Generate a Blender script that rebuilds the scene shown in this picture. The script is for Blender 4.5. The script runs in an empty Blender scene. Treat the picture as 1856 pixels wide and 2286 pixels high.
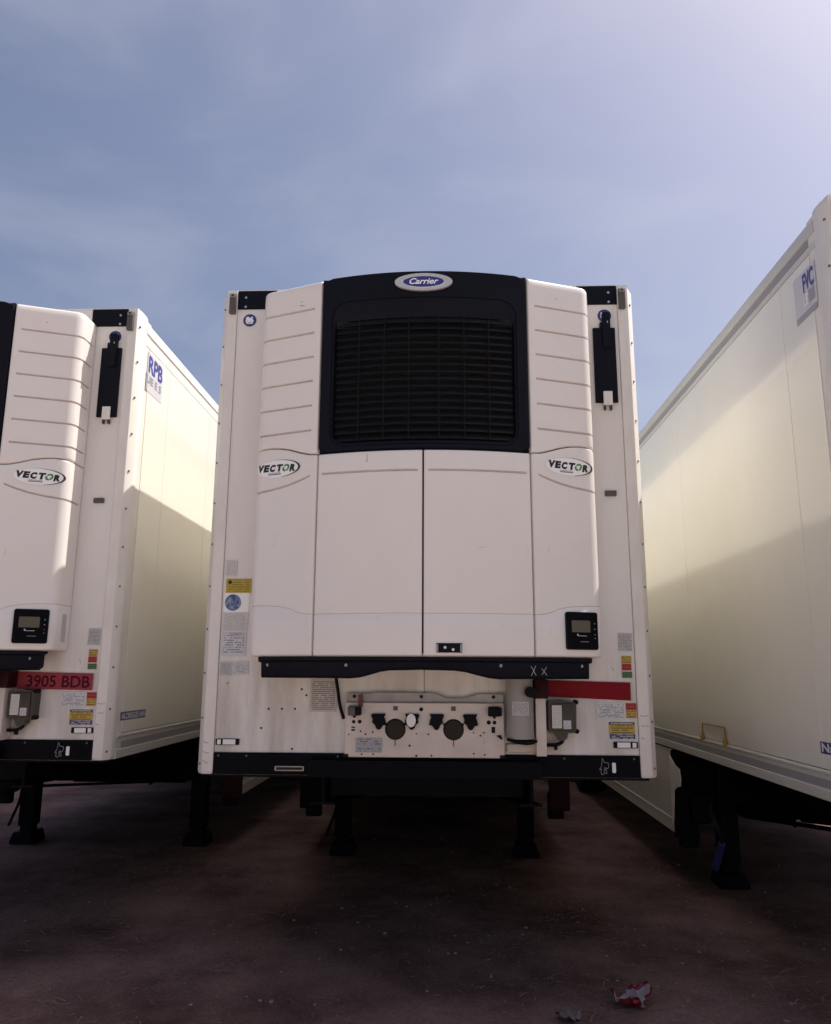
import bpy, bmesh, math, random
from mathutils import Vector, Matrix, noise
R = math.radians
random.seed(7)
scene = bpy.context.scene
C = scene.collection

# ------------------------------------------------------------------ camera
CAM = Vector((0.1265, -4.6157, 1.6952)); YAW, PITCH, ROLL = 0.0399, 0.2003, 0.0046
cd = bpy.data.cameras.new('camera'); cam = bpy.data.objects.new('camera', cd); C.objects.link(cam)
cd.sensor_fit = 'VERTICAL'; cd.sensor_height = 36.0; cd.lens = 36.0*1754.94/2286.0
cd.clip_start = 0.05; cd.clip_end = 3000
fw = Vector((-math.sin(YAW)*math.cos(PITCH), math.cos(YAW)*math.cos(PITCH), math.sin(PITCH)))
rt = Vector((math.cos(YAW), math.sin(YAW), 0)); up = rt.cross(fw)
r2 = rt*math.cos(ROLL)+up*math.sin(ROLL); u2 = -rt*math.sin(ROLL)+up*math.cos(ROLL)
m = Matrix((r2, u2, -fw)).transposed().to_4x4(); m.translation = CAM
cam.matrix_world = m
scene.camera = cam

# ------------------------------------------------------------------ light
AZ, EL = R(23), R(58.4)          # sun: AZ degrees behind the +X side, EL above the horizon
sdir = Vector((math.cos(AZ)*math.cos(EL), math.sin(AZ)*math.cos(EL), math.sin(EL)))
w = bpy.data.worlds.new('World'); scene.world = w; w.use_nodes = True
nt = w.node_tree; N = nt.nodes; L = nt.links
bg = N['Background']
sky = N.new('ShaderNodeTexSky'); sky.sky_type = 'NISHITA'; sky.sun_disc = False
sky.sun_elevation = EL; sky.sun_rotation = R(90)-AZ
sky.altitude = 200; sky.air_density = 1.1; sky.dust_density = 4.5; sky.ozone_density = 2.4
hs = N.new('ShaderNodeHueSaturation'); hs.inputs['Saturation'].default_value = 0.92
tint = N.new('ShaderNodeMix'); tint.data_type = 'RGBA'; tint.blend_type = 'MULTIPLY'; tint.inputs[0].default_value = 1
tint.inputs[7].default_value = (1.03, 0.965, 1.0, 1)
# thin high cloud: even veil broken by soft noise
tc = N.new('ShaderNodeTexCoord'); mp = N.new('ShaderNodeMapping'); mp.inputs['Scale'].default_value = (1.4, 1.4, 3.2)
nz = N.new('ShaderNodeTexNoise'); nz.inputs['Scale'].default_value = 1.7; nz.inputs['Detail'].default_value = 5; nz.inputs['Roughness'].default_value = .5
nz.inputs['Distortion'].default_value = .4
mr = N.new('ShaderNodeMapRange'); mr.inputs[1].default_value = .42; mr.inputs[2].default_value = .75; mr.inputs[3].default_value = 0; mr.inputs[4].default_value = .30
mr.interpolation_type = 'SMOOTHSTEP'
cl = N.new('ShaderNodeMix'); cl.data_type = 'RGBA'; cl.inputs[7].default_value = (5.6, 5.7, 6.4, 1)
L.new(tc.outputs['Generated'], mp.inputs[0]); L.new(mp.outputs[0], nz.inputs[0]); L.new(nz.outputs[0], mr.inputs[0])
L.new(sky.outputs[0], hs.inputs['Color']); L.new(hs.outputs[0], tint.inputs[6])
L.new(tint.outputs[2], cl.inputs[6]); L.new(mr.outputs[0], cl.inputs[0]); L.new(cl.outputs[2], bg.inputs[0])
bg.inputs[1].default_value = 0.085
sl = bpy.data.lights.new('sun', 'SUN'); sl.energy = 4.2; sl.angle = R(0.5); sl.color = (1.0, 0.945, 0.86)
so = bpy.data.objects.new('sun', sl); C.objects.link(so); so.location = (6, 4, 9)
so.rotation_euler = (-sdir).to_track_quat('-Z', 'Y').to_euler()
vs = scene.view_settings; vs.view_transform = 'Standard'; vs.look = 'None'; vs.gamma = 1; vs.exposure = 0.54; vs.use_curve_mapping = False

# ------------------------------------------------------------------ materials
MATS = {}
def mat(name, col, rough=.5, metal=0.0, spec=.5, coat=0.0, dirt=0.0, dcol=(.16, .11, .08), dscale=2.0, stretch=(1, 1, 1), bump=0.0, bscale=40, wave=0.0, trans=0.0, alpha=1.0):
    mt = bpy.data.materials.new(name); mt.use_nodes = True; MATS[name] = mt
    t = mt.node_tree; n = t.nodes; l = t.links; b = n['Principled BSDF']
    b.inputs['Base Color'].default_value = (*col, 1); b.inputs['Roughness'].default_value = rough
    b.inputs['Metallic'].default_value = metal; b.inputs['Specular IOR Level'].default_value = spec
    b.inputs['Coat Weight'].default_value = coat; b.inputs['Coat Roughness'].default_value = .08
    if trans: b.inputs['Transmission Weight'].default_value = trans
    if alpha < 1: b.inputs['Alpha'].default_value = alpha
    co = n.new('ShaderNodeTexCoord')
    if dirt:
        mp = n.new('ShaderNodeMapping'); mp.inputs['Scale'].default_value = stretch; l.new(co.outputs['Object'], mp.inputs[0])
        a = n.new('ShaderNodeTexNoise'); a.inputs['Scale'].default_value = dscale; a.inputs['Detail'].default_value = 7; a.inputs['Roughness'].default_value = .65
        l.new(mp.outputs[0], a.inputs[0])
        f = n.new('ShaderNodeMapRange'); f.inputs[1].default_value = .42; f.inputs[2].default_value = .82; f.inputs[4].default_value = dirt
        l.new(a.outputs[0], f.inputs[0])
        x = n.new('ShaderNodeMix'); x.data_type = 'RGBA'; x.inputs[6].default_value = (*col, 1); x.inputs[7].default_value = (*dcol, 1)
        l.new(f.outputs[0], x.inputs[0]); l.new(x.outputs[2], b.inputs['Base Color'])
        rr = n.new('ShaderNodeMapRange'); rr.inputs[1].default_value = .3; rr.inputs[2].default_value = .8
        rr.inputs[3].default_value = rough*.9; rr.inputs[4].default_value = min(1, rough*1.5); l.new(a.outputs[0], rr.inputs[0]); l.new(rr.outputs[0], b.inputs['Roughness'])
    last = None
    if bump:
        a2 = n.new('ShaderNodeTexNoise'); a2.inputs['Scale'].default_value = bscale; a2.inputs['Detail'].default_value = 4; l.new(co.outputs['Object'], a2.inputs[0])
        bp = n.new('ShaderNodeBump'); bp.inputs['Strength'].default_value = bump; bp.inputs['Distance'].default_value = .01
        l.new(a2.outputs[0], bp.inputs['Height']); last = bp
    if wave:
        a3 = n.new('ShaderNodeTexNoise'); a3.inputs['Scale'].default_value = 1.6; a3.inputs['Detail'].default_value = 2; l.new(co.outputs['Object'], a3.inputs[0])
        bp2 = n.new('ShaderNodeBump'); bp2.inputs['Strength'].default_value = wave; bp2.inputs['Distance'].default_value = .05
        l.new(a3.outputs[0], bp2.inputs['Height'])
        if last: l.new(last.outputs[0], bp2.inputs['Normal'])
        last = bp2
    if last: l.new(last.outputs[0], b.inputs['Normal'])
    return mt

def print_mat(name, base, ink, rows=10, lo=.45, words=14, seed=0.0, rough=.45, margin=.07, strength=.8):
    """paper or foil printed with lines of small illegible type"""
    mt = bpy.data.materials.new(name); mt.use_nodes = True; MATS[name] = mt
    t = mt.node_tree; n = t.nodes; l = t.links; b = n['Principled BSDF']; b.inputs['Roughness'].default_value = rough
    co = n.new('ShaderNodeTexCoord'); sp = n.new('ShaderNodeSeparateXYZ'); l.new(co.outputs['Generated'], sp.inputs[0])
    def M(op, a, bb=None, c=None):
        q = n.new('ShaderNodeMath'); q.operation = op
        for i, v in enumerate((a, bb, c)):
            if v is None: continue
            if isinstance(v, (int, float)): q.inputs[i].default_value = v
            else: l.new(v, q.inputs[i])
        return q.outputs[0]
    X, Z = sp.outputs[0], sp.outputs[2]
    zr = M('MULTIPLY', Z, rows); fr = M('FRACT', zr); line = M('LESS_THAN', M('ABSOLUTE', M('SUBTRACT', fr, .5)), .24)
    row = M('FLOOR', zr)
    cb = n.new('ShaderNodeCombineXYZ'); l.new(M('MULTIPLY', X, words), cb.inputs[0]); l.new(M('MULTIPLY', row, 7.31), cb.inputs[1]); cb.inputs[2].default_value = seed
    nz = n.new('ShaderNodeTexNoise'); nz.inputs['Scale'].default_value = 1; nz.inputs['Detail'].default_value = 1; l.new(cb.outputs[0], nz.inputs[0])
    word = M('GREATER_THAN', nz.outputs[0], lo)
    mx = M('MULTIPLY', M('GREATER_THAN', X, margin), M('LESS_THAN', X, 1-margin)); mz = M('MULTIPLY', M('GREATER_THAN', Z, margin), M('LESS_THAN', Z, 1-margin))
    f = M('MULTIPLY', M('MULTIPLY', M('MULTIPLY', line, word), M('MULTIPLY', mx, mz)), strength)
    x = n.new('ShaderNodeMix'); x.data_type = 'RGBA'; x.inputs[6].default_value = (*base, 1); x.inputs[7].default_value = (*ink, 1)
    l.new(f, x.inputs[0]); l.new(x.outputs[2], b.inputs['Base Color'])
    return mt

WHITE = mat('cover_white', (.82, .775, .735), .29, coat=.12, dirt=.10, dcol=(.45, .38, .33), dscale=3, bump=.03, bscale=180)
FRONT = mat('front_wall_white', (.80, .765, .72), .36, dirt=.16, dcol=(.40, .33, .27), dscale=2.2, stretch=(2.2, 1, .5), wave=.05)
_t = FRONT.node_tree; _n = _t.nodes; _l = _t.links; _b = _n['Principled BSDF']
_src = _b.inputs['Base Color'].links[0].from_socket
_co = _n.new('ShaderNodeTexCoord'); _mp = _n.new('ShaderNodeMapping'); _mp.inputs['Scale'].default_value = (3.2, 1, .5); _l.new(_co.outputs['Object'], _mp.inputs[0])
_no = _n.new('ShaderNodeTexNoise'); _no.inputs['Scale'].default_value = 2.0; _no.inputs['Detail'].default_value = 8; _no.inputs['Roughness'].default_value = .68; _no.inputs['Distortion'].default_value = .35; _l.new(_mp.outputs[0], _no.inputs[0])
_f = _n.new('ShaderNodeMapRange'); _f.inputs[1].default_value = .36; _f.inputs[2].default_value = .74; _l.new(_no.outputs[0], _f.inputs[0])
_sp = _n.new('ShaderNodeSeparateXYZ'); _l.new(_co.outputs['Object'], _sp.inputs[0])
_h = _n.new('ShaderNodeMapRange'); _h.interpolation_type = 'SMOOTHSTEP'; _h.inputs[1].default_value = 1.95; _h.inputs[2].default_value = 1.55; _h.inputs[3].default_value = 0; _h.inputs[4].default_value = .62; _l.new(_sp.outputs[2], _h.inputs[0])
_m = _n.new('ShaderNodeMath'); _m.operation = 'MULTIPLY'; _l.new(_f.outputs[0], _m.inputs[0]); _l.new(_h.outputs[0], _m.inputs[1])
_x = _n.new('ShaderNodeMix'); _x.data_type = 'RGBA'; _x.inputs[7].default_value = (.30, .225, .17, 1); _l.new(_src, _x.inputs[6]); _l.new(_m.outputs[0], _x.inputs[0]); _l.new(_x.outputs[2], _b.inputs['Base Color'])
LOWER = mat('lower_wall_stained', (.74, .70, .64), .45, dirt=.6, dcol=(.26, .19, .14), dscale=3.2, stretch=(3.0, 1, .35), wave=.05)
SIDE = mat('side_wall_cream', (.83, .80, .71), .13, spec=.6, coat=.4, dirt=.14, dcol=(.50, .45, .34), dscale=1.1, stretch=(1, 1, .6), wave=.10)
POST = mat('post_white', (.78, .745, .70), .38, dirt=.22, dcol=(.32, .26, .21), dscale=5, stretch=(2, 2, .8), bump=.05, bscale=30)
RAIL = mat('rail_aluminium_paint', (.62, .60, .55), .35, dirt=.25, dcol=(.3, .27, .22), dscale=4, stretch=(1, .4, 2))
GREY = mat('grey_stripe', (.30, .295, .31), .4, dirt=.2, dcol=(.42, .41, .4), dscale=3)
ROOF = mat('roof_white', (.66, .65, .62), .5, dirt=.2)
BLACK = mat('black_plastic', (.0050, .0058, .0115), .55, spec=.14, dirt=.2, dcol=(.011, .0105, .013), dscale=4, bump=.05, bscale=220)
NAVY = mat('navy_band', (.0028, .003, .0055), .5, spec=.07, dirt=.25, dcol=(.008, .007, .0075), dscale=4, stretch=(1, 1, .5))
GRILL = mat('grille_black', (.0075, .0075, .009), .55, spec=.25)
COIL = mat('condenser_coil', (.006, .006, .007), .7, bump=.3, bscale=300)
DARK = mat('cavity_dark', (.004, .004, .005), .8)
CHAS = mat('chassis_black', (.004, .0045, .008), .6, spec=.1, dirt=.3, dcol=(.009, .0075, .007), dscale=6)
RUBBER = mat('rubber', (.006, .006, .0075), .65, spec=.15, dirt=.4, dcol=(.014, .011, .010), dscale=8)
STEEL = mat('galvanised', (.34, .315, .30), .45, metal=.6, dirt=.3, dcol=(.2, .18, .16), dscale=14)
RIVET = mat('rivet_grey', (.16, .15, .145), .45, metal=.3)
CHROME = mat('bolt_head', (.65, .65, .66), .3, metal=.8)
LENS = mat('lamp_lens_grey', (.10, .09, .085), .3, spec=.3, dirt=.2)
SMOKE = mat('smoked_cover', (.055, .042, .035), .3, spec=.3, dirt=.35, dcol=(.13, .10, .08), dscale=9)
PLATEW = mat('coupling_plate_white', (.68, .60, .54), .4, dirt=.35, dcol=(.30, .17, .11), dscale=4.5)
HOLE = mat('hole_dark', (.006, .006, .007), .9)
BROWN = mat('socket_brown', (.028, .02, .015), .6, spec=.2)
RED = mat('plate_red', (.21, .004, .010), .5, spec=.15, dirt=.3, dcol=(.16, .01, .02), dscale=5)
REDP = mat('plate_red_pink', (.31, .045, .065), .5, spec=.15, dirt=.25, dcol=(.22, .02, .03), dscale=5)
MAROON = mat('maroon_primer', (.030, .004, .009), .6, spec=.15)
TANK = mat('tank_grey', (.30, .285, .26), .4, dirt=.4, dcol=(.42, .38, .33), dscale=4, stretch=(3, 3, .4))
SILVER = mat('logo_silver', (.58, .58, .60), .45, metal=.25, dirt=.3, dcol=(.25, .25, .27), dscale=30)
BLUE = mat('logo_blue', (.035, .045, .22), .35)
SBLUE = mat('sticker_blue', (.04, .05, .20), .4)
INK = mat('ink_black', (.012, .010, .014), .5)
GREEN = mat('logo_green', (.05, .22, .05), .4)
DECALW = mat('decal_white', (.92, .92, .91), .25)
INKB = mat('ink_blue', (.05, .055, .30), .45)
YEL = mat('sticker_yellow', (.48, .30, .03), .45)
SRED = mat('sticker_red', (.42, .012, .02), .45)
SGRN = mat('sticker_green', (.04, .16, .05), .45)
REFL = mat('reflector_white', (.80, .79, .78), .2)
SCREEN = mat('display_screen', (.10, .085, .055), .25)
STRAP = mat('strap_yellow', (.36, .22, .06), .6)
CHALK = mat('chalk_mark', (.45, .44, .45), .8)
BLUEG = mat('grip_blue', (.02, .025, .16), .5)
P_GREY = print_mat('paper_grey_print', (.50, .49, .48), (.10, .10, .11), 13, .44, 16, 1.3)
P_WHITE = print_mat('paper_white_print', (.60, .60, .62), (.14, .13, .13), 11, .47, 12, 4.1)
P_FAINT = print_mat('paper_faint_print', (.62, .60, .57), (.26, .25, .25), 15, .42, 15, 8.8, strength=.6)
P_DENSE = print_mat('paper_dense_print', (.52, .49, .46), (.10, .09, .09), 17, .36, 9, 2.2)
P_YEL = print_mat('yellow_print', (.46, .34, .02), (.12, .09, .02), 6, .4, 8, 3.3, strength=.65)
P_WARN = print_mat('warning_yellow_print', (.50, .33, .03), (.04, .03, .02), 4, .4, 7, 5.1)
P_BLU = print_mat('blue_footer_print', (.03, .04, .12), (.55, .56, .60), 3, .45, 9, 6.6)
P_BLK = print_mat('black_header_print', (.02, .02, .03), (.50, .50, .52), 1, .38, 12, 7.7)
P_TAG = print_mat('type_plate_print', (.34, .34, .36), (.05, .05, .06), 6, .55, 7, 9.9)
P_SBLUE = print_mat('round_sticker_print', (.05, .045, .19), (.62, .62, .70), 4, .42, 5, 1.9, margin=.2, strength=.9)
P_GLOBE = print_mat('globe_sticker_print', (.05, .10, .26), (.50, .55, .66), 9, .50, 6, 12.5, margin=.12, strength=.8)
P_GLOBE = mat('globe_sticker_mottle', (.035, .07, .22), .4, dirt=1.0, dcol=(.55, .60, .70), dscale=34)
P_RED = print_mat('red_print', (.42, .012, .02), (.10, .004, .006), 2, .42, 7, 3.9, strength=.7)
P_GRN = print_mat('green_print', (.05, .17, .05), (.015, .05, .016), 3, .35, 6, 6.1)
P_YEL2 = print_mat('yellow_small_print', (.48, .31, .04), (.10, .06, .02), 3, .45, 6, 2.7)
GROUND = bpy.data.materials.new('soil'); GROUND.use_nodes = True

# ------------------------------------------------------------------ mesh helpers
class MB:
    def __init__(s): s.v = []; s.f = []
    def add(s, vs, fs):
        o = len(s.v); s.v += [tuple(p) for p in vs]; s.f += [tuple(i+o for i in f) for f in fs]; return s
    def box(s, x0, x1, y0, y1, z0, z1, bev=0, seg=2):
        if not bev:
            return s.add([(x0,y0,z0),(x1,y0,z0),(x1,y1,z0),(x0,y1,z0),(x0,y0,z1),(x1,y0,z1),(x1,y1,z1),(x0,y1,z1)],
                         [(3,2,1,0),(4,5,6,7),(0,1,5,4),(1,2,6,5),(2,3,7,6),(3,0,4,7)])
        bm = bmesh.new(); bmesh.ops.create_cube(bm, size=1)
        for v in bm.verts: v.co = Vector(((x0+x1)/2+v.co.x*(x1-x0), (y0+y1)/2+v.co.y*(y1-y0), (z0+z1)/2+v.co.z*(z1-z0)))
        bmesh.ops.bevel(bm, geom=bm.edges[:], offset=bev, segments=seg, profile=.5, affect='EDGES')
        bm.verts.index_update(); s.add([v.co[:] for v in bm.verts], [[v.index for v in f.verts] for f in bm.faces]); bm.free(); return s
    def prism(s, poly, a, b, axis='y'):
        """extrude a closed 2-D outline from a to b along axis (outline is in the other two axes)"""
        n = len(poly)
        def P(p, t): return {'y': (p[0], t, p[1]), 'z': (p[0], p[1], t), 'x': (t, p[0], p[1])}[axis]
        vs = [P(p, a) for p in poly]+[P(p, b) for p in poly]
        fs = [tuple(range(n)), tuple(range(2*n-1, n-1, -1))]+[(i, i+n, (i+1) % n+n, (i+1) % n) for i in range(n)]
        return s.add(vs, fs)
    def cyl(s, c, r, d, h, n=20, r1=None):
        """cylinder from c along direction d for length h"""
        d = Vector(d).normalized(); q = d.to_track_quat('Z', 'Y'); r1 = r if r1 is None else r1
        vs = []
        for k, (rr, t) in enumerate(((r, 0), (r1, h))):
            for i in range(n):
                a = 2*math.pi*i/n; vs.append(tuple(Vector(c)+q @ Vector((rr*math.cos(a), rr*math.sin(a), t))))
        fs = [(i, (i+1) % n, (i+1) % n+n, i+n) for i in range(n)]+[tuple(range(n-1, -1, -1)), tuple(range(n, 2*n))]
        return s.add(vs, fs)
    def tube(s, pts, r, n=8):
        pts = [Vector(p) for p in pts]; rings = []; vs = []
        ref = Vector((.31, .2, .93))
        for i, p in enumerate(pts):
            t = (pts[min(i+1, len(pts)-1)]-pts[max(i-1, 0)]).normalized()
            a = t.cross(ref).normalized(); b = t.cross(a)
            rr = r[i] if isinstance(r, (list, tuple)) else r
            for k in range(n):
                an = 2*math.pi*k/n; vs.append(tuple(p+a*rr*math.cos(an)+b*rr*math.sin(an)))
        fs = []
        for i in range(len(pts)-1):
            for k in range(n): fs.append((i*n+k, i*n+(k+1) % n, (i+1)*n+(k+1) % n, (i+1)*n+k))
        fs += [tuple(range(n-1, -1, -1)), tuple(range((len(pts)-1)*n, len(pts)*n))]
        return s.add(vs, fs)
    def xf(s, M):
        s.v = [tuple(M @ Vector(p)) for p in s.v]; return s
    def mesh(s, name, smooth=35):
        me = bpy.data.meshes.new(name); me.from_pydata(s.v, [], s.f)
        bm = bmesh.new(); bm.from_mesh(me); bmesh.ops.recalc_face_normals(bm, faces=bm.faces[:]); bm.to_mesh(me); bm.free()
        if smooth:
            for p in me.polygons: p.use_smooth = True
            me.set_sharp_from_angle(angle=R(smooth))
        me.update(); return me
    def build(s, name, mt, parent=None, smooth=35, label=None):
        return link(name, s.mesh(name, smooth), mt, parent, label)

def link(name, me, mt, parent=None, label=None):
    o = bpy.data.objects.new(name, me)
    if mt is not None and not me.materials: me.materials.append(mt)
    C.objects.link(o)
    if parent: o.parent = parent
    if label: o['label'] = label
    return o
def empty(name, loc=(0, 0, 0)):
    o = bpy.data.objects.new(name, None); C.objects.link(o); o.location = loc; o.empty_display_size = .2; return o
def sm(pts, n=6):
    """smooth polyline (Catmull-Rom)"""
    P = [Vector(p) for p in pts]; P = [P[0]*2-P[1]]+P+[P[-1]*2-P[-2]]; out = []
    for i in range(1, len(P)-2):
        for k in range(n):
            t = k/n; a, b, c, d = P[i-1:i+3]
            out.append(.5*((2*b)+(c-a)*t+(2*a-5*b+4*c-d)*t*t+(3*b-a-3*c+d)*t**3))
    out.append(P[-2]); return out
def rrect(x0, x1, z0, z1, r, n=5):
    o = []
    for cx, cz, a0 in ((x1-r, z1-r, 0), (x0+r, z1-r, 90), (x0+r, z0+r, 180), (x1-r, z0+r, 270)):
        for k in range(n+1):
            a = R(a0+90*k/n); o.append((cx+r*math.cos(a), cz+r*math.sin(a)))
    return o
def oval(cx, cz, a, b, n=48): return [(cx+a*math.cos(2*math.pi*k/n), cz+b*math.sin(2*math.pi*k/n)) for k in range(n)]
def text_mesh(s, size, bold=0.0, shear=0.0, sx=1.0, space=1.0, cuts=0):
    """letters in the XZ plane, facing -Y, left edge at x=0, baseline z=0"""
    cu = bpy.data.curves.new('t', 'FONT'); cu.body = s; cu.size = size; cu.offset = bold; cu.shear = shear; cu.space_character = space; cu.resolution_u = 4
    ob = bpy.data.objects.new('t', cu); C.objects.link(ob)
    bpy.context.view_layer.update()
    me = bpy.data.meshes.new_from_object(ob.evaluated_get(bpy.context.evaluated_depsgraph_get()))
    bpy.data.objects.remove(ob); bpy.data.curves.remove(cu)
    bm = bmesh.new(); bm.from_mesh(me); bpy.data.meshes.remove(me)
    if cuts:
        bmesh.ops.triangulate(bm, faces=bm.faces[:])
        for _ in range(cuts):
            es = [e for e in bm.edges if e.calc_length() > .012]
            if es: bmesh.ops.subdivide_edges(bm, edges=es, cuts=1); bmesh.ops.triangulate(bm, faces=bm.faces[:])
    bm.verts.index_update()
    mb = MB(); mb.add([(v.co.x*sx, 0, v.co.y) for v in bm.verts], [[v.index for v in f.verts] for f in bm.faces]); bm.free()
    return mb
def flat(mb, name, mt, parent, loc=(0, 0, 0), label=None):
    """a printed, paper-thin mark: keeps its winding, faces -Y"""
    me = bpy.data.meshes.new(name); me.from_pydata([(x+loc[0], y+loc[1], z+loc[2]) for x, y, z in mb.v], [], mb.f); me.update()
    return link(name, me, mt, parent, label)
def sticker(name, x0, x1, z0, z1, mt, parent, y=-.003, rot=0, label=None, th=.002):
    mb = MB(); mb.box(x0, x1, y-th, y, z0, z1)
    if rot:
        c = Vector(((x0+x1)/2, y, (z0+z1)/2)); mb.xf(Matrix.Translation(c) @ Matrix.Rotation(R(rot), 4, 'Y') @ Matrix.Translation(-c))
    return mb.build(name, mt, parent, 0, label)
def disc(name, x, z, r, mt, parent, y, th=.003, n=24, label=None, rz=None):
    return MB().prism(oval(x, z, r, rz or r, n), y-th, y).build(name, mt, parent, 0, label)

# ------------------------------------------------------------------ cooling-unit plan profile
SLOPE = .38
PX = []
def _prof():
    pts = []
    for i in range(61):
        x = .6*i/60; pts.append((x, -.43+.093*(x/.6)**2))
    x0, y0 = pts[-1]; th0 = math.atan(SLOPE)
    for i in range(1, 25): x = .6+.34*i/24; pts.append((x, y0+(x-.6)*SLOPE))
    x1, y1 = pts[-1]; Rr = .070
    cxx, cyy = x1-Rr*math.sin(th0), y1+Rr*math.cos(th0)
    for i in range(1, 13):
        th = th0+(math.pi/2-th0)*i/12; pts.append((cxx+Rr*math.sin(th), cyy-Rr*math.cos(th)))
    xe, ye = pts[-1]
    for i in range(1, 6): pts.append((xe, ye+(0.0-ye)*i/5))
    return pts
PR = _prof(); PS = [0.0]
for a, b in zip(PR, PR[1:]): PS.append(PS[-1]+math.hypot(b[0]-a[0], b[1]-a[1]))
SMAX = PS[-1]
def prof(s):
    """point and outward normal of the right half at arc length s"""
    s = max(0, min(SMAX-1e-6, s)); i = 0
    import bisect
    i = max(0, min(len(PS)-2, bisect.bisect_right(PS, s)-1)); t = (s-PS[i])/(PS[i+1]-PS[i])
    a, b = PR[i], PR[i+1]; dx, dy = b[0]-a[0], b[1]-a[1]; l = math.hypot(dx, dy)
    return a[0]+dx*t, a[1]+dy*t, dy/l, -dx/l
def s_of_x(x):
    for i in range(len(PR)-1):
        if PR[i][0] <= x <= PR[i+1][0] and PR[i+1][0] > PR[i][0]: return PS[i]+(PS[i+1]-PS[i])*(x-PR[i][0])/(PR[i+1][0]-PR[i][0])
    return SMAX
def on_prof(s, z, out, side=1):
    x, y, nx, ny = prof(abs(s)); sg = side if s >= 0 else -side
    return (sg*(x+nx*out), y+ny*out, z)
def interp(tab, x):
    if x <= tab[0][0]: return tab[0][1]
    for a, b in zip(tab, tab[1:]):
        if x <= b[0]:
            t = (x-a[0])/(b[0]-a[0]); t = t*t*(3-2*t) if len(tab) < 5 else t
            return a[1]+(b[1]-a[1])*t
    return tab[-1][1]
ROLL_E = [(0, .034), (0, .009), (.0025, .0035), (.007, .0008), (.012, 0)]

SHADE_SCUFF = mat('groove_shade_scuff', (.52, .435, .405), .6, dirt=.5, dcol=(.32, .25, .225), dscale=12)  # groove shading painted into the cover colour; some scuff marks share it
def skin(name, cols, rows, depth, parent, side, mt, s_abs=False):
    """curved cover: cols [(s,inset)], rows [(zfun,inset,tag)], depth(s,tag)->groove depth"""
    nc = len(cols); vs = []
    for zf, ri, tag in rows:
        for s, ci in cols:
            x, y, nx, ny = prof(s); d = max(ri, ci)+min(ri, ci)*.6+depth(s, tag)
            vs.append((side*(x-nx*d), y-ny*d, zf(x)))
    fs = []
    for r in range(len(rows)-1):
        for c in range(nc-1):
            q = (r*nc+c, r*nc+c+1, (r+1)*nc+c+1, (r+1)*nc+c); fs.append(q if side > 0 else q[::-1])
    me = bpy.data.meshes.new(name); me.from_pydata(vs, [], fs); me.materials.append(mt); me.materials.append(SHADE_SCUFF)
    for p in me.polygons: p.use_smooth = True
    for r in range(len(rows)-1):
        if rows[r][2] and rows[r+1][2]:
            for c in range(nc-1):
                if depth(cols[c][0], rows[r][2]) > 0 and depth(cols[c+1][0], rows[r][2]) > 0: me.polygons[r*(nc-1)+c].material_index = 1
    me.set_sharp_from_angle(angle=R(50)); me.update()
    return link(name, me, None, parent)

SPLIT = [(.6, 2.902), (.66, 2.908), (.72, 2.926), (.78, 2.948), (.84, 2.962), (.90, 2.968), (.95, 2.966), (1, 2.955)]
GCURVE = [(.6, 2.800), (.645, 2.782), (.70, 2.762), (.77, 2.740), (.85, 2.724), (.93, 2.714), (1, 2.705)]
LOWL = [(.6, 2.0), (.66, 2.004), (.70, 2.016), (.74, 2.034), (.80, 2.047), (.88, 2.054), (1, 2.055)]

def cover_cols(s0, s1, extra, end_roll=True):
    c = [(s0+a, b) for a, b in ROLL_E]; n = 26
    base = [s0+.012+(s1-s0-.012)*i/n for i in range(1, n+1)]
    base = sorted(set([round(b, 5) for b in base+extra]))
    return c+[(b, 0) for b in base]

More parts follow.
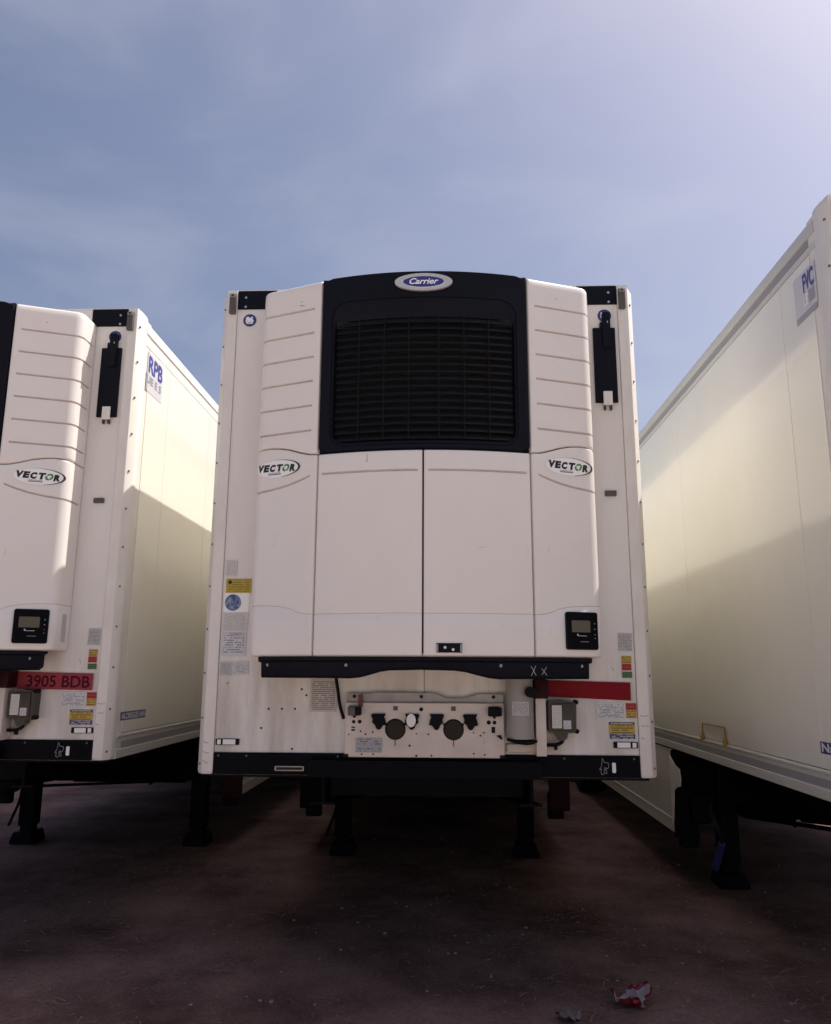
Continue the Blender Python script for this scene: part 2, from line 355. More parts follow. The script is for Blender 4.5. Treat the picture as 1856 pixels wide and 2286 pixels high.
def side_cover(unit, side):
    s0, s1 = s_of_x(.607), SMAX-.004
    g0 = s_of_x(.648)
    cols = cover_cols(s0, s1, [g0-.003, g0, s_of_x(.655), s_of_x(.94), s_of_x(.955), s_of_x(.97), s_of_x(.98)])
    top = 3.975
    GZ = [3.801, 3.650, 3.500, 3.351, 3.201, 3.051]
    def dep(s, tag): return .008 if (tag and s >= g0-1e-4 and s < s1-.02) else (.0 if not tag else 0)
    rows = []
    for a, b in ROLL_E[:-1]: rows.append((lambda x, a=a: interp(SPLIT, x)+.004+a, b, 0))
    rows.append((lambda x: interp(SPLIT, x)+.016, 0, 0))
    zs = []
    for gz in reversed(GZ):
        for dz, tg in ((-.0085, 0), (-.0055, 1), (.0040, 1), (.0055, 0)): zs.append((gz+dz, tg))
        zs.append((gz+.075, 0))
    for z, tg in zs: rows.append((lambda x, z=z: z, 0, tg))
    for a, b in ((.05, 0), (.02, .001), (.010, .006), (.003, .017), (0, .032), (0, .30)): rows.append((lambda x, a=a: top-a, b, 0))
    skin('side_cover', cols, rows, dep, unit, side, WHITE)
    # lower side cover
    rows = []
    for a, b in reversed(ROLL_E): pass
    bot = 1.775
    for a, b in ((0, .06), (0, .012), (.004, .004), (.010, .001), (.016, 0)): rows.append((lambda x, a=a: bot+a, b, 0))
    rows.append((lambda x: 1.88, 0, 0)); rows.append((lambda x: interp(LOWL, x)-.006, 0, 0))
    rows.append((lambda x: interp(LOWL, x)-.0025, 0, 2)); rows.append((lambda x: interp(LOWL, x), 0, 2)); rows.append((lambda x: interp(LOWL, x)+.0015, -.0012, 0)); rows.append((lambda x: interp(LOWL, x)+.02, 0, 0))
    for k in range(1, 5): rows.append((lambda x, k=k: interp(LOWL, x)+.02+(interp(GCURVE, x)-.0105-interp(LOWL, x)-.02)*k/5, 0, 0))
    for dz, tg in ((-.0085, 0), (-.0055, 1), (.0040, 1), (.0055, 0)): rows.append((lambda x, dz=dz: interp(GCURVE, x)+dz, 0, tg))
    rows.append((lambda x: (interp(GCURVE, x)+interp(SPLIT, x))/2, 0, 0))
    for a, b in ((.016, 0), (.009, .001), (.005, .004), (.003, .009), (.003, .034)): rows.append((lambda x, a=a: interp(SPLIT, x)-a, b, 0))
    def dep2(s, tag): return (.008 if s >= g0-1e-4 and s < s1-.02 else 0) if tag == 1 else (.0022 if tag == 2 else 0)
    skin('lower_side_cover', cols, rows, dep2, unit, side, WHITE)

def door(unit, side):
    s0, s1 = .0045, s_of_x(.597)
    cols = [(s0+a, b) for a, b in ROLL_E]
    g0, g1 = s_of_x(.03), s_of_x(.573)
    cols += [(s, 0) for s in sorted([g0-.003, g0, g1, g1+.003]+[s0+.02+(s1-s0-.04)*i/16 for i in range(17)])]
    cols += [(s1-a, b) for a, b in reversed(ROLL_E)]
    bot, top = 1.776, 2.899; rows = []
    for a, b in ROLL_E: rows.append((lambda x, a=a: bot+a, b, 0))
    for z, tg in ((1.85, 0), (1.92, 0), (1.9945, 0), (1.998, 2), (2.0005, 2), (2.002, 0), (2.05, 0), (2.3, 0), (2.6, 0), (2.7760, 0), (2.779, 1), (2.789, 1), (2.7905, 0)): rows.append((lambda x, z=z: z, 0, tg))
    for a, b in reversed(ROLL_E): rows.append((lambda x, a=a: top-a, b, 0))
    def dep(s, tag): return (.007 if g0-1e-4 <= s <= g1+1e-4 else 0) if tag == 1 else (.0022 if tag == 2 else 0)
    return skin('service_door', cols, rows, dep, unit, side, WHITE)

def yprof(x): return prof(s_of_x(min(.985, abs(x))))[1]

def grille(unit):
    n = 96
    def loop(x0, x1, z0, z1, r, dy):
        """points by ray angle from the middle of the opening"""
        cx, cz = 0, 3.38; out = []
        for k in range(n):
            a = 2*math.pi*k/n; dx, dz = math.cos(a), math.sin(a)*.85
            # march to rounded-rect boundary (bisection on signed distance)
            lo, hi = 0, 1.5
            hx, hz, mx, mz = (x1-x0)/2, (z1-z0)/2, (x0+x1)/2, (z0+z1)/2
            for _ in range(40):
                t = (lo+hi)/2; qx, qz = abs(cx+dx*t-mx)-hx+r, abs(cz+dz*t-mz)-hz+r
                sd = math.hypot(max(qx, 0), max(qz, 0))+min(max(qx, qz), 0)-r
                if sd < 0: lo = t
                else: hi = t
            x, z = cx+dx*lo, cz+dz*lo; out.append((x, yprof(x)+dy, z))
        return out
    Ls = [loop(-.597, .597, 2.906, 3.975, .012, .05), loop(-.597, .597, 2.906, 3.975, .012, .008), loop(-.593, .593, 2.910, 3.970, .014, 0.0),
          loop(-.536, .536, 2.930, 3.812, .085, 0.0), loop(-.533, .533, 2.933, 3.809, .083, .005), loop(-.529, .529, 2.937, 3.805, .08, .001),
          loop(-.522, .522, 2.950, 3.785, .07, .004), loop(-.514, .514, 2.966, 3.70, .05, .030), loop(-.511, .511, 2.969, 3.695, .05, .075)]
    mb = MB(); vs = [p for l in Ls for p in l]; fs = []
    for i in range(len(Ls)-1):
        for k in range(n): fs.append((i*n+k, i*n+(k+1) % n, (i+1)*n+(k+1) % n, (i+1)*n+k))
    mb.add(vs, fs); mb.build('grille_frame', BLACK, unit, 40)
    top = MB(); top.prism([(-.597, 3.945), (.597, 3.945), (.597, 3.973), (-.597, 3.973)], -.33, -.01).build('frame_top', BLACK, unit)
    # louvre slats, bowed like the frame
    NS = 17; z0, z1 = 2.985, 3.680; xs = [-.508+1.016*i/16 for i in range(17)]
    mb = MB()
    sec = [(.012, .005), (.012, .0075), (.052, -.0045), (.052, -.0075)]     # y offset, z offset: blade tilted down towards the inside
    sec = [(.010, -.0190), (.0075, -.0175), (.030, .0165), (.033, .0155)]
    vs = [(x, yprof(x)+dy+.006, dz) for x in xs for dy, dz in sec]; fs = []
    for i in range(16):
        for k in range(4): fs.append((i*4+k, i*4+(k+1) % 4, i*4+4+(k+1) % 4, i*4+4+k))
    fs += [(0, 1, 2, 3), (67, 66, 65, 64)]
    mb.add(vs, fs); me = mb.mesh('slat', 0); me.materials.append(GRILL)
    for i in range(NS):
        o = link('slat', me, None, unit); o.location = (0, 0, z0+(z1-z0)*i/(NS-1))
    for x in (-.372, -.226, -.084, .088, .231, .373):
        mb = MB(); y = yprof(x)+.014; mb.box(x-.002, x+.002, y-.004, y+.002, 2.965, 3.70); mb.build('grille_wire', GRILL, unit, 0)
    mb = MB(); mb.box(-.53, .53, -.27, -.25, 2.95, 3.80); mb.build('condenser_coil', COIL, unit, 0)
    mb = MB(); mb.prism([(-.51, 3.655), (.51, 3.655), (.51, 3.70), (-.51, 3.70)], -.345, -.31); mb.build('coil_header', GRILL, unit)
    # maker's badge on the frame
    y = -.4345
    mb = MB(); mb.prism(oval(0, 3.897, .166, .0535, 64), y-.010, y+.006); b = mb.build('badge', SILVER, unit, 40)
    MB().prism(oval(.0, 3.8965, .122, .036, 64), y-.012, y-.008).build('badge_rim', DECALW, b, 40)
    MB().prism(oval(.0, 3.8965, .1185, .0335, 64), y-.0135, y-.009).build('badge_field', BLUE, b, 40)
    tx = text_mesh('Carrier', .050, .0011, .32, 1.12, .98)
    wdt = max(v[0] for v in tx.v)-min(v[0] for v in tx.v)
    flat(tx, 'badge_lettering', DECALW, b, (-wdt/2-.004, y-.0145, 3.8815))

def vector_decal(unit, side, sc, seed):
    """oval name decal laid on the curved lower cover"""
    z = 2.841; a, b = .150, .052
    def mp(u, v, out):   # u to the viewer's right
        s = sc+u*side; x, y, nx, ny = prof(s); return (side*(x+nx*out), y+ny*out, z+v)
    def lay(mb, name, mt, out, parent):
        me = bpy.data.meshes.new(name); me.from_pydata([mp(p[0], p[2], out) for p in mb.v], [], mb.f); me.update()
        return link(name, me, mt, parent)
    def ring(fn0, fn1, n=64, k0=0, k1=64):
        mb = MB(); vs = []
        for k in range(k0, k1+1):
            t = 2*math.pi*k/n; vs += [(*fn0(t)[:1], 0, fn0(t)[1]), (*fn1(t)[:1], 0, fn1(t)[1])]
        return mb.add(vs, [(2*i, 2*i+1, 2*i+3, 2*i+2) for i in range(k1-k0)])
    # white oval as concentric rings so that it bends
    mb = MB(); n = 48; vs = [(0, 0, 0)]
    for q in range(1, 9):
        for k in range(n): t = 2*math.pi*k/n; vs.append((a*q/8*math.cos(t), 0, b*q/8*math.sin(t)))
    fs = [(0, 1+k, 1+(k+1) % n) for k in range(n)]
    for q in range(7):
        for k in range(n): fs.append((1+q*n+k, 1+(q+1)*n+k, 1+(q+1)*n+(k+1) % n, 1+q*n+(k+1) % n))
    mb.add(vs, fs); d = lay(mb, 'name_decal', DECALW, .0025, unit)
    # dark crescent, thick at the right
    def o(t): return (a*math.cos(t), b*math.sin(t))
    def i(t):
        w = max(0, math.cos(t*.9 if t < math.pi else (2*math.pi-t)*.9))**.8*.0075+.0012; return ((a-w)*math.cos(t)-w*.6, (b-w*.4)*math.sin(t))
    lay(ring(o, i, 64, -14, 24), 'crescent', INK, .0038, d)
    for tx, u0, u1, zb in (('V', -.142, -.090, -.013), ('E', -.097, -.054, -.015), ('C', -.057, -.013, -.017), ('T', -.013, .036, -.018), ('R', .078, .124, -.024)):
        t = text_mesh(tx, .06, .0042, 0, 1.3, 1, 2); xa, xb = min(p[0] for p in t.v), max(p[0] for p in t.v); za, zt = min(p[2] for p in t.v), max(p[2] for p in t.v)
        kx, kz = (u1-u0-.008)/(xb-xa), .043/(zt-za)
        lay(MB().add([((p[0]-xa)*kx+u0+(p[2]-za)*kz*.2, 0, (p[2]-za)*kz+zb) for p in t.v], t.f), 'lettering', INK, .0038, d)
    def ro(t): return (.055+.0225*math.cos(t)+.006*math.sin(t), .001+.0215*math.sin(t))
    def ri(t): return (.055+.0115*math.cos(t)+.004*math.sin(t), .001+.0115*math.sin(t))
    lay(ring(ro, ri, 64, -12, 26), 'green_ring', GREEN, .0038, d); lay(ring(ro, ri, 64, 29, 50), 'green_ring', GREEN, .0038, d)
    rnd = random.Random(seed)
    for rr in range(2):
        mb = MB(); u = -.065+rr*.002
        while u < .012:
            l = rnd.uniform(.004, .012); zz = -.0275-rr*.0085; h = .0045+rr*.001
            mb.add([(u, 0, zz), (u+l, 0, zz), (u+l+.001, 0, zz+h), (u+.001, 0, zz+h)], [(0, 1, 2, 3)]); u += l+.002
        lay(mb, 'small_lettering', GREY if rr == 0 else INK, .0038, d)

def make_unit(t):
    unit = empty('refrigeration_unit'); unit.parent = t
    # dark inner casing closes the gaps between covers
    P = [(s*1.0, .040) for s in [0, .15, .3, .45, .6, .75, .9, 1.0, 1.06, SMAX-.02]]
    pts = [prof(s) for s, _ in P]; rp = [(x-nx*.04, y-ny*.04) for x, y, nx, ny in pts]
    poly = [(-x, y) for x, y in reversed(rp)][:-1]+rp
    poly = [(-rp[-1][0], -.006)]+poly+[(rp[-1][0], -.006)]
    # casing below the grille and behind the side covers
    MB().prism(poly, 1.80, 2.90, 'z').build('casing', DARK, unit, 0)
    for sd in (-1, 1):
        q = [(x, y) for x, y in rp if x > .56]; q = [(.565, -.006), (.565, prof(s_of_x(.6))[1]+.045)]+q+[(rp[-1][0], -.006)]
        MB().prism([(sd*x, y) for x, y in q], 2.902, 3.94, 'z').build('casing', DARK, unit, 0)
        side_cover(unit, sd); door(unit, sd)
    grille(unit)
    vector_decal(unit, 1, s_of_x(.6)+.245, 3); vector_decal(unit, -1, s_of_x(.6)+.262, 4)
    y = yprof(.31); MB().tube([(-.312, y+.0002, 2.885), (-.313, y, 2.85), (-.3125, y-.0003, 2.838)], [.0006, .0011, .0022], 5).build('drip_mark', SMOKE, unit)
    for xa, za, xb, zb in ((-.745, 3.838, -.715, 3.830), (-.735, 3.862, -.728, 3.856), (.78, 3.868, .786, 3.864)):
        MB().tube([(xa, yprof(xa)-.0002, za), (xb, yprof(xb)-.0002, zb)], .0018, 5).build('scuff_mark', SMOKE, unit)
    for xa, za, xb, zb in ((.30, 2.352, .335, 2.358), (.42, 1.93, .428, 1.937), (-.245, 1.97, -.232, 1.978), (.69, 2.34, .692, 2.375)):
        MB().tube([(xa, yprof(xa)+.0005, za), (xb, yprof(xb)+.0005, zb)], .0013, 5).build('scuff_mark', SHADE_SCUFF, unit)
    # control panel on the right lower cover, latch on the right door
    ang = math.atan(SLOPE); cx = .862; cy = prof(s_of_x(cx))[1]
    M = Matrix.Translation((cx, cy, 1.917)) @ Matrix.Rotation(ang, 4, 'Z')
    cp = MB().prism(rrect(-.097, .097, -.102, .102, .013), -.014, .02).xf(M).build('control_panel', BLACK, unit)
    MB().prism(rrect(-.091, .091, -.096, .096, .010), -.0155, -.012).xf(M).build('panel_face', NAVY, cp)
    MB().prism(rrect(-.066, .048, -.008, .056, .004), -.0175, -.013).xf(M).build('display', SCREEN, cp)
    mb = MB()
    for k, (zz, q) in enumerate(((.040, .0028), (.010, .0028), (-.020, .002), (-.040, .0022))): mb.cyl((.076, -.0155, zz), q, (0, -1, 0), .002, 10)
    mb.xf(M).build('button_marks', CHALK, cp)
    mb = MB(); mb.box(-.030, .024, -.0175, -.0150, -.0285, -.0258); mb.box(-.034, -.027, -.0175, -.0150, -.0258, -.017); mb.xf(M).build('panel_lettering', SILVER, cp, 0)
    MB().box(-.015, .036, -.0172, -.0150, -.060, -.0575).xf(M).build('panel_lettering', GREY, cp, 0)
    dl = MB(); y = yprof(.14)
    MB().box(.064, .218, y-.006, y+.02, 1.788, 1.852, .004).build('latch_surround', WHITE, unit)
    lt = MB().prism(rrect(.071, .209, 1.793, 1.843, .004), y-.008, y+.01).build('door_latch', BLACK, unit)
    MB().box(.071, .082, y-.0105, y-.007, 1.796, 1.838).build('latch_cheek', GREY, lt, 0); MB().box(.197, .209, y-.0105, y-.007, 1.796, 1.838).build('latch_cheek', GREY, lt, 0)
    for x, z in ((.118, 1.820), (.160, 1.809)): MB().cyl((x, y-.007, z), .0075, (0, -1, 0), .005, 14).build('latch_bolt', CHROME, lt)
    # black apron under the unit
    low = [(-.925, 1.745), (-.905, 1.735), (-.905, 1.660), (-.40, 1.657), (-.34, 1.662), (-.28, 1.677), (-.23, 1.692), (-.18, 1.700), (0, 1.704), (.17, 1.700), (.23, 1.692), (.29, 1.676), (.35, 1.662), (.41, 1.656), (.903, 1.658), (.903, 1.733), (.925, 1.745)]
    low = [l for l in low if abs(l[0]) < .9]
    xs = sorted(set([l[0] for l in low]+[-.9051, -.904, .904, .9051]+[-.92+1.84*i/46 for i in range(47)]))
    f, tp = [], []
    def zl(x):
        for a, b in zip(low, low[1:]):
            if a[0] <= x <= b[0] and b[0] > a[0]: return a[1]+(b[1]-a[1])*(x-a[0])/(b[0]-a[0])
        return 1.658
    mb = MB(); vs = []
    for x in xs:
        yy = yprof(x); z0 = zl(x)
        if abs(x) > .9049: z0 = 1.742
        vs += [(x, yy+.10, 1.772), (x, yy+.004, 1.772), (x, yy+.002, 1.752), (x, yy+.020, 1.744), (x, yy+.026, z0+.014), (x, yy+.034, z0+.003), (x, yy+.055, z0), (x, yy+.10, z0+.02)]
    fs = []
    for i in range(len(xs)-1):
        for k in range(8): fs.append((i*8+k, i*8+(k+1) % 8, i*8+8+(k+1) % 8, i*8+8+k))
    fs += [tuple(range(8)), tuple(range(len(vs)-1, len(vs)-9, -1))]
    mb.add(vs, fs); ap = mb.build('apron', BLACK, unit, 50)
    for x in (-.865, -.41, .412, .862):
        y = yprof(x)+.022; MB().cyl((x, y+.004, 1.728), .0085, (0, -1, 0), .006, 14).build('apron_bolt', STEEL, ap)
    for (x0, za, x1, zb) in ((.575, 1.727, .602, 1.677), (.600, 1.728, .576, 1.675), (.628, 1.722, .662, 1.678), (.660, 1.722, .632, 1.677)):
        y = yprof((x0+x1)/2)+.0185; MB().tube([(x0, y, za), ((x0+x1)/2+.001, y+.002, (za+zb)/2), (x1, y+.004, zb)], .0017, 5).build('scratched_mark', CHALK, ap)
    # print strip on the right flank
    MB().box(.985, .987, -.105, -.055, 1.83, 2.0).build('flank_sticker', P_GREY, unit, 0)
    return unit

# ------------------------------------------------------------------ trailer
LEN = 13.6; FLOOR = 1.12; SIDE_TOP = 4.03
def make_trailer():
    t = empty('semi_trailer')
    # front wall: upper sheet and stained lower sheets
    MB().box(-1.199, -.0045, 0, .05, 1.12, 4.075).build('front_wall', FRONT, t, 0)
    MB().box(-.0015, 1.199, 0, .05, 1.12, 4.075).build('front_wall', FRONT, t, 0)
    for sd in (-1, 1):
        X = lambda x: sd*x
        poly = [(1.201, -.010), (1.206, -.013), (1.255, -.013), (1.264, -.010), (1.298, .032), (1.301, .045), (1.301, .085), (1.201, .085)]
        mb = MB(); n = len(poly); vs = []; zs = [(1.122, .014), (1.128, .005), (1.140, 0), (4.040, 0), (4.062, 0), (4.082, .0)]
        for z, ins in zs:
            for k, (x, y) in enumerate(poly):
                cx, cy = 1.25, .03; f = 1-ins/.05*.55
                if z > 4.05 and x > 1.27: x = x-(z-4.05)*.95
                vs.append((sd*(cx+(x-cx)*f), cy+(y-cy)*f, z))
        fs = [(r*n+k, r*n+(k+1) % n, (r+1)*n+(k+1) % n, (r+1)*n+k) for r in range(len(zs)-1) for k in range(n)]
        fs += [tuple(range(n)), tuple(range((len(zs)-1)*n, len(zs)*n))]
        p = mb.add(vs, fs).build('corner_post', POST, t, 30)
        rv = MB().cyl((0, 0, 0), .0075, (0, 0, 1), .004, 10, .005).mesh('rivet'); rv.materials.append(RIVET)
        q = Vector((sd*.78, -.63, 0)).to_track_quat('Z', 'Y')
        for k in range(12):
            z = 3.955-.253*k+(0 if sd > 0 else .004)
            o = link('rivet', rv, None, p); o.location = (sd*1.2815, .0095, z); o.rotation_euler = q.to_euler()
        MB().box(sd*1.2885 if sd > 0 else -1.2975, sd*1.2975 if sd > 0 else -1.2885, .087, .16, 1.13, 4.03).build('edge_strip', POST, t, 0)
        # top bracket, lamp, round sticker
        MB().box(min(sd*.95, sd*1.197), max(sd*.95, sd*1.197), -.007, 0, 3.955, 4.080).build('top_bracket', BLACK, t, 0)
        for z in (4.033, 3.970): MB().cyl((sd*1.147, -.006, z), .0075, (0, -1, 0), .005, 12).build('bracket_bolt', CHROME, t)
        l = MB().box(min(sd*1.204, sd*1.245), max(sd*1.204, sd*1.245), -.040, -.012, 3.915, 4.048, .004).build('marker_lamp', LENS, t)
        MB().box(min(sd*1.207, sd*1.242), max(sd*1.207, sd*1.242), -.044, -.038, 4.022, 4.045, .002).build('lamp_cap', STEEL, l)
        MB().cyl((sd*1.2245, -.043, 4.033), .0065, (0, -1, 0), .003, 12).build('lamp_screw', HOLE, l)
        rs = disc('round_sticker', sd*1.118, 3.880, .042, SBLUE, t, -.001)
        tx = text_mesh('86', .05, .003, 0, 1.0, .95); wx = max(p[0] for p in tx.v); flat(tx, 'sticker_figures', DECALW, rs, (sd*1.118-wx/2, -.0052, 3.866)); sticker('sticker_line', sd*1.118-.022, sd*1.118+.022, 3.856, 3.861, DECALW, rs, -.004)
        # underbody reflectors
        b = MB().prism(rrect(min(sd*1.058, sd*1.192), max(sd*1.058, sd*1.192), 1.281, 1.315, .004), -.010, 0).build('reflector_holder', BLACK, t)
        MB().box(min(sd*1.078, sd*1.150), max(sd*1.078, sd*1.150), -.013, -.009, 1.284, 1.312).build('reflector', REFL, b, 0)
        MB().box(min(sd*1.162, sd*1.183), max(sd*1.162, sd*1.183), -.0125, -.009, 1.285, 1.311).build('reflector', REFL, b, 0)
        # side wall panels with recessed joints
        step = 2.03 if sd < 0 else 1.01
        y = .162; nxt = .53 if sd < 0 else .57
        while y < LEN-.2:
            y1 = min(nxt, LEN-.05)
            MB().box(min(sd*1.25, sd*1.3), max(sd*1.25, sd*1.3), y+.0015, y1-.0015, 1.272, 3.853, .0012, 1).build('side_panel', SIDE, t, 0)
            y = y1; nxt = y1+step
        MB().box(min(sd*1.24, sd*1.285), max(sd*1.24, sd*1.285), .10, LEN-.05, 1.25, 3.90).build('wall_core', DARK, t, 0)
        # top rail: lower lip, stripe, upper lip leaning in
        pr = [(1.262, 3.857), (1.300, 3.857), (1.300, 3.893), (1.296, 3.895), (1.296, 3.941), (1.303, 3.944), (1.303, 4.000), (1.290, 4.026), (1.262, 4.030)]
        MB().prism([(sd*a, b) for a, b in pr], .088, LEN).build('top_rail', RAIL if sd < 0 else POST, t)
        if sd < 0: MB().box(-1.2985, -1.295, .165, LEN-.01, 3.897, 3.939).build('rail_stripe', GREY, t, 0)
        # bottom rail: lip, stripe, ribbed foot
        pr = [(1.262, 1.268), (1.308, 1.268), (1.312, 1.262), (1.312, 1.252), (1.301, 1.244), (1.301, 1.176)]
        for k in range(4): z = 1.172-.0125*k; pr += [(1.308, z), (1.308, z-.008), (1.304, z-.009), (1.304, z-.012)]
        pr += [(1.300, 1.120), (1.262, 1.120)]
        MB().prism([(sd*a, b) for a, b in pr], .090, LEN).build('bottom_rail', RAIL, t, 25)
        MB().box(min(sd*1.3005, sd*1.3035), max(sd*1.3005, sd*1.3035), .17, LEN-.01, 1.180, 1.222).build('rail_stripe', GREY, t, 0)
        # skirt behind the landing legs
        MB().box(min(sd*1.272, sd*1.290), max(sd*1.272, sd*1.290), 3.36, 8.0, .545, 1.105).build('skirt_panel', SIDE, t, 0)
        MB().box(min(sd*1.270, sd*1.292), max(sd*1.270, sd*1.292), 3.36, 8.0, .440, .533).build('skirt_panel', SIDE, t, 0)
        MB().box(min(sd*1.268, sd*1.297), max(sd*1.268, sd*1.297), 3.37, 8.0, .533, .545).build('skirt_trim', REFL, t, 0)
        ep = MB().box(min(sd*1.10, sd*1.296), max(sd*1.10, sd*1.296), 3.315, 3.357, .40, 1.10, .012).build('skirt_end', MAROON if sd > 0 else CHAS, t)
        MB().box(min(sd*1.09, sd*1.245), max(sd*1.09, sd*1.245), 3.355, 3.44, .32, .56, .02).build('mud_flap', RUBBER, ep)
        # chassis rail with lightening holes
        xr = sd*.62; mb = MB(); cells = [(.7, 1.5, .09), (1.5, 2.6, .075), (2.6, 3.7, .075)]
        def zb(y): return .93-(y-.5)*.125 if y < 3.3 else .58
        for ya, yb, r in cells:
            n = 24; cy, cz = (ya+yb)/2, (1.10+zb((ya+yb)/2))/2; vs = []
            for k in range(n):
                a = 2*math.pi*(k+.5)/n; vs.append((xr, cy+r*math.cos(a), cz+r*math.sin(a)))
            for k in range(n):
                a = 2*math.pi*(k+.5)/n; c_, s_ = math.cos(a), math.sin(a); hh = (yb-ya)/2; hz = (1.10-zb(cy))/2
                q = min(hh/abs(c_) if c_ else 9, hz/abs(s_) if s_ else 9)
                yy = cy+q*c_; zz = cz+q*s_
                if zz < cz-hz*.99: zz = zb(yy)
                vs.append((xr, yy, zz))
            mb.add(vs, [(k, (k+1) % n, n+(k+1) % n, n+k) for k in range(n)])
        mb.add([(xr, 3.7, 1.10), (xr, LEN-.3, 1.10), (xr, LEN-.3, .58), (xr, 3.7, .58)], [(0, 1, 2, 3)])
        mb.add([(xr, .3, 1.10), (xr, .7, 1.10), (xr, .7, .905), (xr, .3, .93)], [(0, 1, 2, 3)])
        o = mb.build('chassis_rail', CHAS, t, 0); mo = o.modifiers.new('solid', 'SOLIDIFY'); mo.thickness = .012
        mb = MB(); mb.add([(xr-.07, .3, .93), (xr+.07, .3, .93), (xr+.07, 3.3, .575), (xr-.07, 3.3, .575), (xr-.07, LEN-.3, .57), (xr+.07, LEN-.3, .57)], [(0, 1, 2, 3), (3, 2, 5, 4)])
        o = mb.build('rail_flange', CHAS, t, 0); mo = o.modifiers.new('solid', 'SOLIDIFY'); mo.thickness = .014
        # landing leg
        lg = MB().box(sd*.87-.075, sd*.87+.075, 3.27, 3.43, .16, 1.12, .008).build('landing_leg', CHAS, t)
        MB().box(sd*.87-.058, sd*.87+.058, 3.29, 3.41, .05, .20).build('inner_leg', CHAS, lg, 0)
        pf = [(-.115, 0), (.115, 0), (.115, .03), (.085, .11), (-.085, .11), (-.115, .03)]
        MB().prism([(sd*.87+a, b) for a, b in pf], 3.22, 3.48).build('foot_plate', CHAS, lg)
    MB().prism([(.4, .955), (3.2, .61), (3.64, .57), (3.64, 1.10), (.4, 1.10)], -.585, .585, 'x').build('light_block', CHAS, t)  # dark blocks added between the rails to shut out the sunlit ground beyond
    MB().box(-.60, .60, 3.66, 5.2, .50, 1.10, .01).build('light_block', CHAS, t)
    MB().box(-.80, .80, 3.31, 3.39, .62, .74, .01).build('leg_brace', CHAS, t)
    MB().tube([(-.80, 3.35, .82), (.80, 3.35, .82)], .03, 10).build('drive_shaft', CHAS, t)
    mb = MB(); mb.box(-1.20, -.94, 3.30, 3.42, .70, .98, .03); mb.box(-1.17, -.98, 3.26, 3.36, .48, .72, .04); g = mb.build('gear_box', CHAS, t)
    MB().tube(sm([(-.94, 3.26, .62), (-.925, 3.25, .50), (-.94, 3.24, .38), (-.985, 3.24, .26), (-1.02, 3.24, .17)]), .014, 8).build('crank_handle', CHAS, g)
    # roof, floor, rear
    MB().box(-1.262, 1.262, .05, LEN, 3.97, 4.040).build('roof', ROOF, t, 0)
    pl = [(-1.20, 4.076), (1.20, 4.076), (1.20, 4.084), (1.17, 4.088), (-1.17, 4.088), (-1.20, 4.084)]
    MB().prism(pl, -.002, .09).build('top_beam', POST, t)
    MB().box(-1.262, 1.262, .06, LEN, 1.10, 1.26).build('floor', CHAS, t, 0)
    MB().box(-1.30, 1.30, LEN, LEN+.05, 1.0, 4.04).build('rear_door', FRONT, t, 0)
    # bumper band
    bn = MB().box(-1.198, 1.198, -.016, 0, 1.122, 1.241, .003, 1).build('bumper_band', NAVY, t)
    pb = rrect(-.648, .648, 1.119, 1.208, .022); MB().prism(pb, -.075, -.014).build('bumper_bulge', NAVY, t)
    for x in (-1.17, -1.01, .78, 1.165, -.49): MB().cyl((x, -.015, 1.224), .006, (0, -1, 0), .004, 10).build('band_bolt', LENS, bn)
    sl = MB().prism(rrect(-.845, -.679, 1.144, 1.170, .005), -.022, -.014).build('side_marker', STEEL, bn)
    MB().box(-.836, -.688, -.0245, -.020, 1.150, 1.164).build('marker_lens', BROWN, sl, 0)
    MB().prism(rrect(1.042, 1.062, 1.150, 1.204, .005), -.021, -.014).build('white_tab', REFL, bn)
    # chalk doodle on the band
    dz = [(.972, 1.165), (.985, 1.19), (.990, 1.228), (1.000, 1.205), (1.024, 1.200), (1.018, 1.172), (1.000, 1.178), (.998, 1.150), (.988, 1.140), (.980, 1.148), (.982, 1.170), (.972, 1.165)]
    MB().tube(sm([(x, -.0172, z) for x, z in dz], 3), .0012, 4).build('chalk_doodle', CHALK, bn)
    MB().tube(sm([(x, -.0172, z) for x, z in ((1.000, 1.150), (1.012, 1.145), (1.010, 1.160), (1.002, 1.168), (1.016, 1.172))], 3), .0012, 4).build('chalk_doodle', CHALK, bn)
    # coupling plate: pressed sheet with cut-outs
    mb = MB(); mb.box(-.447, .447, -.062, -.002, 1.226, 1.523, .004, 1); cp = mb.build('coupling_plate', PLATEW, t)
    mb = MB(); mb.prism([(-.444, 1.524), (.444, 1.524), (.444, 1.572), (.30, 1.572), (.27, 1.562), (.22, 1.548), (.12, 1.548), (.06, 1.575), (-.28, 1.578), (-.31, 1.572), (-.444, 1.572)], -.036, -.002); fl = mb.build('plate_flange', STEEL, t)
    for x in (-.40, -.018, .39): MB().cyl((x, -.035, 1.556), .010, (0, -1, 0), .004, 12).build('flange_hole', HOLE, fl)
    yf = -.0625
